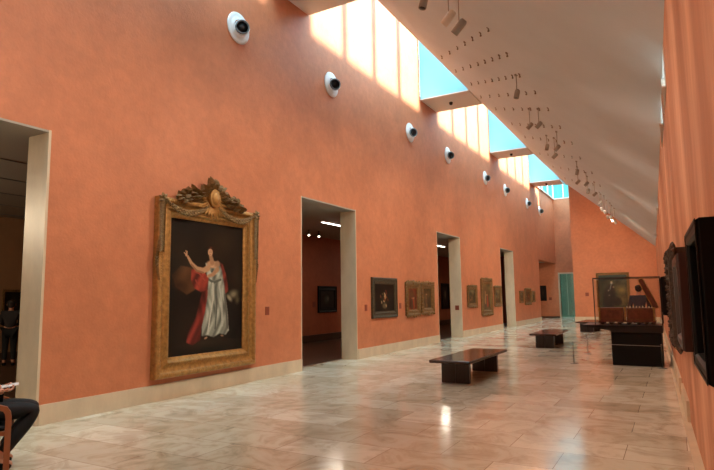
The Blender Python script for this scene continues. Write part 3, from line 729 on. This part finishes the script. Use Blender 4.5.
# casket
t = thing('casket', 'long painted wooden casket on ball feet inside the showcase', 'casket', (-1.0, 14.72, .9))
bd_ = MB().bbox((-.6, -.22, .075), (-.08, .22, .39), .01).bbox((-.02, -.22, .075), (.56, .22, .38), .01).box((-.62, -.24, .06), (.58, .24, .09)); bd_ = bd_.build('body', M_CHEST, t)
c = MB()
for x0, x1 in ((-.58, -.10), (.0, .54)):
    c.box((x0, -.235, .12), (x1, -.22, .13)); c.box((x0, -.235, .35), (x1, -.22, .36)); c.box((x0, -.235, .12), (x0 + .012, -.22, .36)); c.box((x1 - .012, -.235, .12), (x1, -.22, .36))
c.build('panel_moulding', M_GILTD, bd_)
for x in (-.6, -.05, .55): MB().lathe([(.025, .09), (.02, .12), (.016, .2), (.02, .34), (.028, .37), (.028, .4)], Matrix.Translation((x, -.23, 0)), 12).build('column', M_GILT, t)
for x in (-.55, -.36, -.18, .02, .22, .38, .52):
    for y in (-.19, .19): MB().lathe([(.02, 0), (.04, .012), (.05, .035), (.04, .06), (.02, .075)], Matrix.Translation((x, y, 0)), 14).build('foot', M_DARKT, t)
rn = random.Random(5)
for k in range(9):
    x = -.0 + k * .065; h0 = .03 + .02 * rn.random()
    MB().lathe([(.018, 0), (.02, .01), (.01, h0 * .5), (.016, h0 * .8), (.004, h0)], Matrix.Translation((x, -.18, .38)), 10).build('finial', M_IVORY, t)
# raised lid leaning at the right
c = MB(); A = Vector((.60, 0, .37)); B = Vector((.325, 0, 1.0)); d = (B - A).normalized(); nrm = Vector((d.z, 0, -d.x)); pts = []
for k in range(9):
    a = PI * k / 8; pts.append(B + nrm * .055 * math.cos(a) + d * .055 * math.sin(a))
pts = [A + nrm * .055] + pts + [A - nrm * .055]
c.prism([(p.x, -.2, p.z) for p in pts], (0, .4, 0)); ld = c.build('lid', M_CHEST, t)
c = MB(); c.tube([(p.x, -.205, p.z) for p in pts], .010, 6); c.build('lid_edging', M_GILT, ld)

# ------------------------------------------------------------------ ceiling hooks and spotlights
ROWS = [[(-5.16,14.08,8.18),(-4.56,13.02,7.76),(-4.06,12.14,7.42),(-3.64,11.4,7.12),(-3.28,10.79,6.89),(-2.96,10.27,6.69),(-2.68,9.81,6.52)],
[(-5.14,15.16,8.17),(-4.63,14.26,7.8),(-4.18,13.49,7.49),(-3.79,12.83,7.22),(-3.45,12.24,6.98),(-3.14,11.72,6.77),(-2.86,11.25,6.58),(-2.61,10.86,6.42)],
[(-4.97,16.05,8.04),(-4.52,15.26,7.72),(-4.12,14.57,7.44),(-3.77,13.96,7.19),(-3.45,13.41,6.97),(-3.16,12.92,6.77),(-2.9,12.48,6.59),(-2.65,12.07,6.42)],
[(-5.16,17.66,8.17),(-4.56,16.55,7.73),(-4.04,15.63,7.37),(-3.59,14.84,7.05),(-3.2,14.15,6.78),(-2.84,13.55,6.53),(-2.52,13.01,6.32)],
[(-4.93,18.59,8.0),(-4.38,17.57,7.6),(-3.9,16.71,7.26),(-3.48,15.97,6.96),(-3.11,15.31,6.7),(-2.77,14.73,6.46),(-2.46,14.2,6.25)],
[(-4.8,20.23,7.89),(-4.28,19.21,7.51),(-3.83,18.34,7.18),(-3.44,17.59,6.9),(-3.08,16.93,6.64),(-2.75,16.34,6.42),(-2.45,15.8,6.21)],
[(-4.73,21.98,7.83),(-4.22,20.92,7.45),(-3.77,20.01,7.11),(-3.37,19.22,6.82),(-3.01,18.53,6.57),(-2.68,17.91,6.33),(-2.38,17.36,6.12)],
[(-4.82,25.24,7.88),(-4.19,23.61,7.4),(-3.66,22.28,7.0),(-3.2,21.18,6.66),(-2.8,20.24,6.37),(-2.44,19.42,6.12)],
[(-4.74,27.85,7.81),(-4.1,26.04,7.31),(-3.56,24.58,6.89),(-3.1,23.35,6.54),(-2.68,22.29,6.24),(-2.32,21.4,5.98)],
[(-4.65,30.66,7.72),(-4.04,28.78,7.23),(-3.53,27.26,6.83),(-3.08,25.98,6.49),(-2.68,24.87,6.19),(-2.32,23.9,5.93)]]
hk = None; M_HOOK = mat('hook_bronze', (126, 112, 98), .5)
for row in ROWS:
    for p in row:
        if hk is None:
            hk = MB().lathe([(.035, .02), (.035, 0), (.012, -.008), (.01, -.05), (.02, -.055), (.02, -.075), (.004, -.08)], None, 10).build('ceiling_hook', M_HOOK, None, p)
            tag(hk, 'tiny bronze hook in the slanting rows on the sloping ceiling', 'hook', 'hooks in rows on the sloping ceiling')
        else:
            q = hk.copy(); C.objects.link(q); q.location = p

def cz(x, y): return 8.5 + (ZR(y) - 8.5) * (x + 5.6) / (XR(y) + 5.6)
def spot(label, p, drop, white, aim, R_=.055, L=.2, group='spotlights hanging from the ceiling'):
    """p = centre of the lamp body; rod rises by drop to the ceiling; aim = direction"""
    t = thing('spotlight', label, 'spotlight', (p[0], p[1], cz(p[0], p[1])), 0, group)
    d = Vector(aim).normalized(); Mx = Matrix.Translation((0, 0, -drop)) @ d.to_track_quat('Z', 'Y').to_matrix().to_4x4()
    MB().tube([(0, 0, .0), (0, 0, -drop + .02)], .009, 8).lathe([(.04, .01), (.04, -.03), (.012, -.04)], None, 12).build('rod', M_FIX, t)
    hd_ = MB().lathe([(R_ * .6, -L / 2), (R_ * .9, -L / 2 + .02), (R_, -L / 2 + .05), (R_, L / 2), (R_ * .9, L / 2), (R_ * .85, L / 2 - .03), (.01, L / 2 - .03)], Mx, 16); hd_ = hd_.build('lamp_head', M_FIXW if white else M_FIX, t)
    MB().lathe([(.005, L / 2 - .028), (R_ * .84, L / 2 - .028), (R_ * .84, L / 2 - .02), (.005, L / 2 - .02)], Mx, 14).build('lens', M_LENS if white else M_FIXB, hd_)
    c = MB(); c.tube([Mx @ Vector((R_ + .01, 0, -.04)), Vector((0, 0, -drop + .09)), Mx @ Vector((-R_ - .01, 0, -.04))], .007, 6); c.build('yoke', M_FIX, t)
    return t
LS = [((-3.49,8.7),.35,0,'dark spotlight cut by the top edge of the view'),
 ((-3.08,8.8),.45,1,'large pale spotlight of the nearest pair, left one'), ((-2.89,8.77),.55,0,'large grey spotlight of the nearest pair, right one'),
 ((-2.77,12.26),.45,0,'lone black spotlight below the rows of hooks'),
 ((-3.19,15.49),.5,0,'small spotlight, left of the pair after the lone one'), ((-2.83,14.86),.45,0,'small spotlight, right of the pair after the lone one'),
 ((-3.32,18.61),.4,0,'left spotlight of the mid ceiling trio'), ((-2.73,16.91),.5,0,'right spotlight of the mid ceiling trio'), ((-3.04,18.29),.6,0,'lowest spotlight of the mid ceiling trio'),
 ((-2.74,20.81),.4,0,'upper spotlight of the pair beyond the trio'), ((-2.91,22.18),.6,0,'lower spotlight of the pair beyond the trio'),
 ((-2.65,22.46),.45,0,'first spotlight of the far line towards the end wall'), ((-2.72,23.41),.6,0,'second lower spotlight of the far line'), ((-2.53,23.92),.5,0,'third spotlight of the far line'), ((-2.64,26.68),.5,0,'last dark spotlight before the pale cluster'),
 ((-2.63,27.09),.7,1,'pale spotlight at the upper left end of the far cluster'), ((-2.49,26.99),.75,1,'second pale spotlight from the upper left of the far cluster'), ((-2.52,28.39),.8,1,'third pale spotlight from the upper left of the far cluster'),
 ((-2.4,28.61),.7,1,'fourth pale spotlight from the upper left of the far cluster'), ((-2.4,29.37),.75,1,'fifth pale spotlight from the upper left of the far cluster'), ((-2.34,29.98),.7,1,'lowest right pale spotlight of the far cluster')]
for k, ((x, y), dr, wh, lb) in enumerate(LS):
    big = k in (0, 1, 2); aim = (-1, .15, -.9) if k % 3 else (-.2, -.1, -1)
    if k >= 15: aim = (.2, 1, -.7)
    spot(lb, (x, y), dr, wh, aim, .07 if big else (.06 if k < 15 else .06), .28 if big else .2)
# the little downlight under each skylight beam
for k, (a, b) in enumerate(BE[1:]):
    o = MB().lathe([(.06, .0), (.07, -.02), (.05, -.09), (.03, -.1), (.01, -.1)], None, 14).build('beam_downlight', M_FIXB, None, (-6.5, (a + b) / 2, 8.47))
    tag(o, 'small black downlight under the %s skylight beam' % ['nearest', 'second', 'third', 'farthest'][k], 'downlight', 'downlights under the beams')

# side room ceiling lights
t = thing('ceiling_light', 'glowing white light strip on the ceiling of the room through the second doorway', 'ceiling light', (-9.26, 14.95, DH))
MB().box((-.06, -.66, -.03), (.06, .66, 0)).build('housing', M_WHITE, t); MB().box((-.04, -.62, -.045), (.04, .62, -.03)).build('tube', M_TUBE, t)
o_ = thing('ceiling_light', 'glowing white light strip on the ceiling of the room through the third doorway', 'ceiling light', (-9.3, 24.2, DH))
MB().box((-.06, -.66, -.03), (.06, .66, 0)).build('housing', M_WHITE, o_); MB().box((-.04, -.62, -.045), (.04, .62, -.03)).build('tube', M_TUBE, o_)
for lb, p in (('small lit spotlight, left of the two in the room through the second doorway', (-10.85, 15.9)), ('small lit spotlight, right of the two in the room through the second doorway', (-10.8, 16.45))):
    t = thing('room_spotlight', lb, 'spotlight', (p[0], p[1], DH), 0, 'spotlights in the side room')
    Mx = Matrix.Translation((0, 0, -.14)) @ Vector((.5, -.6, -.7)).to_track_quat('Z', 'Y').to_matrix().to_4x4()
    MB().lathe([(.03, 0), (.03, -.02), (.01, -.03), (.01, -.12)], None, 10).lathe([(.03, -.08), (.045, -.05), (.045, .08), (.01, .075)], Mx, 12).build('lamp_head', M_FIXB, t)
    MB().lathe([(.005, .076), (.04, .08), (.005, .084)], Mx, 12).build('lens', M_LENS, t)

# ------------------------------------------------------------------ people
def skinned(name, chains, m, parent=None, sub=2):
    """chains: list of (points[(x,y,z,r)...], edges or None). Each becomes a skin tree in one mesh"""
    vs, es, rs, roots = [], [], [], []
    for pts, ed in chains:
        o = len(vs); vs += [p[:3] for p in pts]; rs += [p[3] for p in pts]; roots.append(o)
        ed = ed if ed is not None else [(i, i + 1) for i in range(len(pts) - 1)]
        es += [(a + o, b + o) for a, b in ed]
    me = bpy.data.meshes.new(name); me.from_pydata(vs, es, []); me.update()
    o = bpy.data.objects.new(name, me); C.objects.link(o)
    sk = o.modifiers.new('Skin', 'SKIN'); sk.use_smooth_shade = True
    for i, d in enumerate(me.skin_vertices[0].data): d.radius = (rs[i] if not hasattr(rs[i], '__len__') else rs[i]) if hasattr(rs[i], '__len__') else (rs[i], rs[i]); d.use_root = i in roots
    sb = o.modifiers.new('Sub', 'SUBSURF'); sb.levels = sub; sb.render_levels = sub
    me.materials.append(m)
    dg = bpy.context.evaluated_depsgraph_get(); dg.update()
    me2 = bpy.data.meshes.new_from_object(o.evaluated_get(dg)); o.modifiers.clear(); o.data = me2
    if not me2.materials: me2.materials.append(m)
    for p_ in me2.polygons: p_.use_smooth = True
    if parent: o.parent = parent
    return o

def person(label, loc, rotz, J, shirt, trous, hair_m, hold=None, hair_amt=1., group=None):
    """J: joints in local space; +Y is forward, X right"""
    g = lambda k, r: (*J[k], r)
    pts = [g('pelvis', .13), g('waist', .115), g('chest', .13), g('neckb', .065), g('neck', .055), g('headb', .07), g('headc', .088), g('headt', .075)]
    ed = [(0, 1), (1, 2), (2, 3), (3, 4), (4, 5), (5, 6), (6, 7)]
    for s in ('r', 'l'):
        b = len(pts); pts += [g('sh' + s, .065), g('el' + s, .042), g('wr' + s, .028), g('pa' + s, .034)]
        ed += [(2, b), (b, b + 1), (b + 1, b + 2), (b + 2, b + 3)]
        b = len(pts); pts += [g('hip' + s, .095), g('kn' + s, .06), g('an' + s, .042), g('to' + s, .034)]
        ed += [(0, b), (b, b + 1), (b + 1, b + 2), (b + 2, b + 3)]
    chains = [(pts, ed)]
    hc = Vector(J['headc']); fw = Vector(J.get('face', (0, 1, 0))).normalized(); sd = fw.cross(Vector((0, 0, 1))).normalized()
    nose = hc + fw * .095 - Vector((0, 0, .01))
    chains.append(([(*(nose - fw * .03 + Vector((0, 0, .03))), .010), (*(nose + fw * .012), .014), (*(nose - fw * .01 - Vector((0, 0, .012))), .010)], None))
    for s in (1, -1):
        e = hc + sd * s * .088; chains.append(([(*(e + Vector((0, 0, .028))), .011), (*(e + sd * s * .012), .013), (*(e - Vector((0, 0, .028))), .009)], None))
    for s in ('r', 'l'):    # five fingers on each hand
        wr, pa = Vector(J['wr' + s]), Vector(J['pa' + s]); d = (pa - wr).normalized(); nn = Vector(J.get('palm' + s, (0, 0, -1))).normalized(); sx = d.cross(nn).normalized()
        if J.get('flip' + s): sx = -sx
        cu = J.get('curl' + s, .5)
        for k, L in enumerate((.07, .078, .072, .056)):
            b = pa + sx * (.027 - .018 * k) + d * .01
            p1 = b + d * .045; p2 = p1 + (d * math.cos(cu) + nn * math.sin(cu)) * L * .42; p3 = p2 + (d * math.cos(cu * 2) + nn * math.sin(cu * 2)) * L * .36
            chains.append(([(*b, .010), (*p1, .0095), (*p2, .0085), (*p3, .007)], None))
        b = pa + sx * .03 - d * .03
        chains.append(([(*b, .012), (*(b + sx * .028 + d * .02), .011), (*(b + sx * .04 + d * .052 + nn * .012), .009)], None))
    body = skinned('person', chains, M_SKIN)
    body.location = loc; body.rotation_euler.z = rotz; tag(body, label, 'person', group)
    # clothes follow the body
    tp = [g('pelvis', .15), g('waist', .14), g('chest', .155), g('neckb', .085)]; te = [(0, 1), (1, 2), (2, 3)]
    for s in ('r', 'l'):
        b = len(tp); e = Vector(J['el' + s]); wv = Vector(J['wr' + s]); q = e.lerp(wv, J.get('sleeve', .85))
        tp += [g('sh' + s, .085), (*e, .058), (*q, .042)]; te += [(2, b), (b, b + 1), (b + 1, b + 2)]
    skinned('shirt', [(tp, te)], shirt, body)
    tp = [g('pelvis', .155)]; te = []
    for s in ('r', 'l'):
        b = len(tp); k = Vector(J['kn' + s]); a = Vector(J['an' + s]); tp += [g('hip' + s, .112), (*k, .078), (*k.lerp(a, .9), .06)]; te += [(0, b), (b, b + 1), (b + 1, b + 2)]
    skinned('trousers', [(tp, te)], trous, body)
    for s in ('r', 'l'):
        a, tt = Vector(J['an' + s]), Vector(J['to' + s]); bk = a - (tt - a).normalized() * .05; bk.z = tt.z
        skinned('shoe', [([(*bk, .045), (*((a + tt) / 2 * Vector((1, 1, 0)).to_3d() if False else Vector(((a.x + tt.x) / 2, (a.y + tt.y) / 2, tt.z + .01))), .048), (*tt, .04)], None)], M_BLACK, body)
    ht = hc - fw * .02
    hh = MB(); hh.ell(ht + Vector((0, 0, .045)), (.098, .112, .085 * hair_amt), Matrix.Rotation(math.atan2(fw.y, fw.x) - PI / 2, 3, 'Z'), n=16, m=10)
    hh.ell(ht - fw * .035, (.09, .07, .09 * hair_amt), Matrix.Rotation(math.atan2(fw.y, fw.x) - PI / 2, 3, 'Z'), n=16, m=8)
    hh.build('hair', hair_m, body)
    return body

def standing(h=1.78, arms=0):
    s = h / 1.78; J = dict(pelvis=(0, 0, .98), waist=(0, .01, 1.13), chest=(0, 0, 1.33), neckb=(0, -.01, 1.48), neck=(0, 0, 1.54), headb=(0, .01, 1.60), headc=(0, .02, 1.66), headt=(0, .01, 1.71))
    for k, q in (('r', 1), ('l', -1)):
        J.update({'sh' + k: (q * .19, -.01, 1.43), 'el' + k: (q * .25, -.03, 1.16), 'wr' + k: (q * .24, .04, .92), 'pa' + k: (q * .235, .06, .84), 'palm' + k: (-q, 0, 0), 'flip' + k: q > 0,
                  'hip' + k: (q * .095, 0, .93), 'kn' + k: (q * .10, .02, .50), 'an' + k: (q * .105, -.02, .09), 'to' + k: (q * .12, .13, .04)})
        if arms: J.update({'el' + k: (q * .24, .04, 1.17), 'wr' + k: (q * .12, .22, 1.08), 'pa' + k: (q * .06, .26, 1.09), 'palm' + k: (0, 0, -1)})
    return {k: (tuple(c * s for c in v) if isinstance(v, tuple) and not k.startswith('palm') and k != 'face' else v) for k, v in J.items()}
person('man in a dark blue grey shirt standing with his back turned behind the showcase', (-.92, 18.2, 0), 0, standing(1.87, 1), M_NAVY, M_BLKCL, M_HAIR, hair_amt=.9)
person('dark clothed visitor standing in the dim near side room beyond the stone doorway', (-15.0, 8.35, 0), .9, standing(1.66, 1), M_GREYCL, M_BLKCL, M_HAIR)

# seated visitor at the lower left, camera on their right
ang = -math.atan2(.5, .866)     # local +Y turned to (.5,.87)
J = dict(pelvis=(0, -.06, .56), waist=(0, -.13, .70), chest=(0, -.17, .92), neckb=(0, -.16, 1.08), neck=(0, -.14, 1.13), headb=(0, -.12, 1.19), headc=(0, -.10, 1.25), headt=(0, -.11, 1.30), face=(0, 1, -.35), sleeve=.8)
for k, q in (('r', 1), ('l', -1)):
    J.update({'hip' + k: (q * .10, .02, .55), 'kn' + k: (q * .13, .46, .555), 'an' + k: (q * .13, .14, .12), 'to' + k: (q * .14, .27, .045), 'sh' + k: (q * .18, -.17, 1.01), 'el' + k: (q * .23, -.16, .76)})
J.update(wrr=(.13, .10, .745), par=(.10, .17, .745), palmr=(-.3, 0, 1), wrl=(-.08, .08, .765), pal=(-.03, .15, .765), palml=(.3, 0, 1), curlr=.9, curll=.9, flipr=False, flipl=True)
SX, SY = -5.92, 3.08
ps = person('seated visitor in black trousers at the lower left edge, holding a pale phone', (SX, SY, 0), ang, J, M_BLKCL, M_BLKCL, M_HAIR)
ph = MB().bbox((-.04, -.075, -.004), (.04, .075, .004), .002).build('phone', mat('pale_phone', (210, 208, 205), .3), None)
R_ = Matrix.Rotation(ang, 3, 'Z'); pp = R_ @ Vector((.05, .215, .79)); ph.location = (SX + pp.x, SY + pp.y, pp.z); ph.rotation_euler = (math.radians(8), math.radians(12), ang)
tag(ph, 'pale mobile phone held above the lap of the seated visitor', 'phone')
t = thing('armchair', 'light oak armchair with rounded arms at the lower left edge', 'chair', (SX, SY, 0), ang)
MB().bbox((-.26, -.25, .40), (.26, .24, .435), .01).build('seat', M_BLKCL, t)
MB().bbox((-.24, -.30, .55), (.24, -.27, .88), .01).build('backrest', M_OAK, t)
for q in (-1, 1):
    x = q * .30
    c = MB()   # front leg flows into the arm
    pth = [(x, .22, 0), (x, .22, .52), (x, .212, .57), (x, .19, .605), (x, .15, .62), (x, -.30, .63)]
    vs = []; wd, th = .022, .025
    for i, p in enumerate(pth):
        a = Vector(pth[max(i - 1, 0)]); b = Vector(pth[min(i + 1, len(pth) - 1)]); tt = (b - a).normalized(); nn = Vector((0, tt.z, -tt.y))
        for sx_, sn in ((-1, -1), (1, -1), (1, 1), (-1, 1)): vs.append(Vector(p) + Vector((sx_ * wd, 0, 0)) + nn * sn * th)
    fs = [(i * 4 + j, i * 4 + (j + 1) % 4, i * 4 + 4 + (j + 1) % 4, i * 4 + 4 + j) for i in range(len(pth) - 1) for j in range(4)] + [(3, 2, 1, 0), tuple(range(len(pth) * 4 - 4, len(pth) * 4))]
    c.add(vs, fs); c.build('arm', M_OAK, t)
    MB().bbox((x - .022, -.33, 0), (x + .022, -.285, .9), .005).build('leg', M_OAK, t)
    MB().box((min(x, x - q * .05), -.28, .36), (max(x, x - q * .05), .21, .40)).build('side_rail', M_OAK, t)
MB().box((-.28, .19, .36), (.28, .22, .40)).box((-.28, -.32, .36), (.28, -.29, .40)).build('cross_rail', M_OAK, t)

# ------------------------------------------------------------------ light
world = bpy.data.worlds.new('World'); bpy.context.scene.world = world; world.use_nodes = True
bg = world.node_tree.nodes['Background']; bg.inputs['Color'].default_value = (*lin((92, 205, 232)), 1); bg.inputs['Strength'].default_value = 1.0
wn = world.node_tree.nodes; wl = world.node_tree.links
wt = wn.new('ShaderNodeTexCoord'); wsx = wn.new('ShaderNodeSeparateXYZ'); wr_ = wn.new('ShaderNodeMapRange'); wm = wn.new('ShaderNodeMix'); wm.data_type = 'RGBA'
wr_.inputs['From Min'].default_value = .2; wr_.inputs['From Max'].default_value = .6
wl.new(wt.outputs['Generated'], wsx.inputs[0]); wl.new(wsx.outputs['Z'], wr_.inputs['Value']); wl.new(wr_.outputs[0], wm.inputs['Factor'])
wm.inputs['A'].default_value = (.26, 1.1, 1.15, 1); wm.inputs['B'].default_value = (7.0, 10.5, 12.5, 1); wl.new(wm.outputs['Result'], bg.inputs['Color'])
sun = bpy.data.lights.new('sun', 'SUN'); sun.energy = 29; sun.angle = math.radians(8); sun.color = (1, .96, .9)
so = bpy.data.objects.new('sun', sun); C.objects.link(so); so.location = (5, 10, 20)
so.rotation_euler = Vector((-1.75, -.0, -1.22)).to_track_quat('-Z', 'Y').to_euler()
WARM = (1, .85, .69)
# gallery spotlights washing the walls, partly at hanging fixtures, partly added without any
for (x, y, tx, ty, tz, e) in ((-2.9, 1.5, W, .8, 2.6, 500), (-3.0, 5.2, W, 4.8, 2.4, 500), (-3.0, 8.8, W, 9.2, 2.2, 540), (-2.8, 12.3, W, 13.5, 2.2, 500), (-2.85, 14.9, W, 17.5, 2.2, 500), (-3.0, 18.6, W, 22.0, 2.2, 500), (-2.7, 22.3, W, 26.5, 2.2, 600), (-2.6, 24.0, W, 32.0, 2.2, 700)):
    lamp('SPOT', 'wall_wash', (x, y, cz(x, y) - .8), e, WARM, .35, (tx, ty, tz), 110, 1.0)
for y, e in ((1.5, 420), (6, 400), (10.5, 360), (15, 360), (21, 360)):
    lamp('SPOT', 'right_wash', (-2.9, y, cz(-2.9, y) - .9), e, WARM, .35, (.1, y + 1.5, 1.6), 84, 1.0)  # added to brighten the right wall, mostly away from the hanging fixtures
for y, e in ((3, 110), (9, 110), (14, 110), (20, 130), (27, 150), (33, 150)):
    lamp('SPOT', 'floor_wash', (-3.4, y, cz(-3.4, y) - .6), e, (1, .97, .93), .5, (-3.6, y, 0), 130, 1.0)  # added to brighten the floor, with no fixtures of their own
for tx in (-4.6, -2.6): lamp('SPOT', 'end_wash', (-2.5, 28.6, 5.0), 620, (1, .76, .52), .1, (tx, 37, 3.0), 75, 1.0)
# side rooms
lamp('AREA', 'room_strip', (-9.26, 14.95, DH - .08), 40, (1, .85, .68), .1, (-9.26, 14.95, 0), sizey=1.3)
lamp('AREA', 'room_strip', (-9.3, 24.2, DH - .08), 40, (1, .85, .68), .1, (-9.3, 24.2, 0), sizey=1.3)
lamp('POINT', 'near_room', (-12.5, 2.0, 3.4), 420, (1, .8, .55), .2)
lamp('POINT', 'far_room', (-10.5, 38.0, 3.4), 60, (1, .8, .6), .2)
lamp('AREA', 'teal_room', (-6.6, 45, 3.9), 60, (.85, 1, .97), 2.5, (-6.6, 45, 0))

# ------------------------------------------------------------------ camera
cam = bpy.data.cameras.new('camera'); co = bpy.data.objects.new('camera', cam); C.objects.link(co)
cam.sensor_fit = 'HORIZONTAL'; cam.sensor_width = 36; cam.lens = 36 * 560.95 / 714; cam.clip_start = .02; cam.clip_end = 300
r_ = Vector((0.87071601, 0.49159646, -0.01365858)); u_ = Vector((0.06658306, -0.09032331, 0.99368425)); f_ = Vector((-0.48725797, 0.86612621, 0.11137795))
Mc = Matrix(((r_.x, u_.x, -f_.x, 0), (r_.y, u_.y, -f_.y, 0), (r_.z, u_.z, -f_.z, 1.6), (0, 0, 0, 1)))
co.matrix_world = Mc
sc = bpy.context.scene; sc.camera = co
sc.view_settings.view_transform = 'Standard'; sc.view_settings.look = 'None'; sc.view_settings.gamma = 1; sc.view_settings.use_curve_mapping = False
sc.view_settings.exposure = -0.08
sc.cycles.max_bounces = 10; sc.cycles.diffuse_bounces = 6; sc.cycles.glossy_bounces = 4; sc.cycles.transparent_max_bounces = 12
sc.cycles.sample_clamp_indirect = 6; sc.cycles.caustics_reflective = False; sc.cycles.use_denoising = True
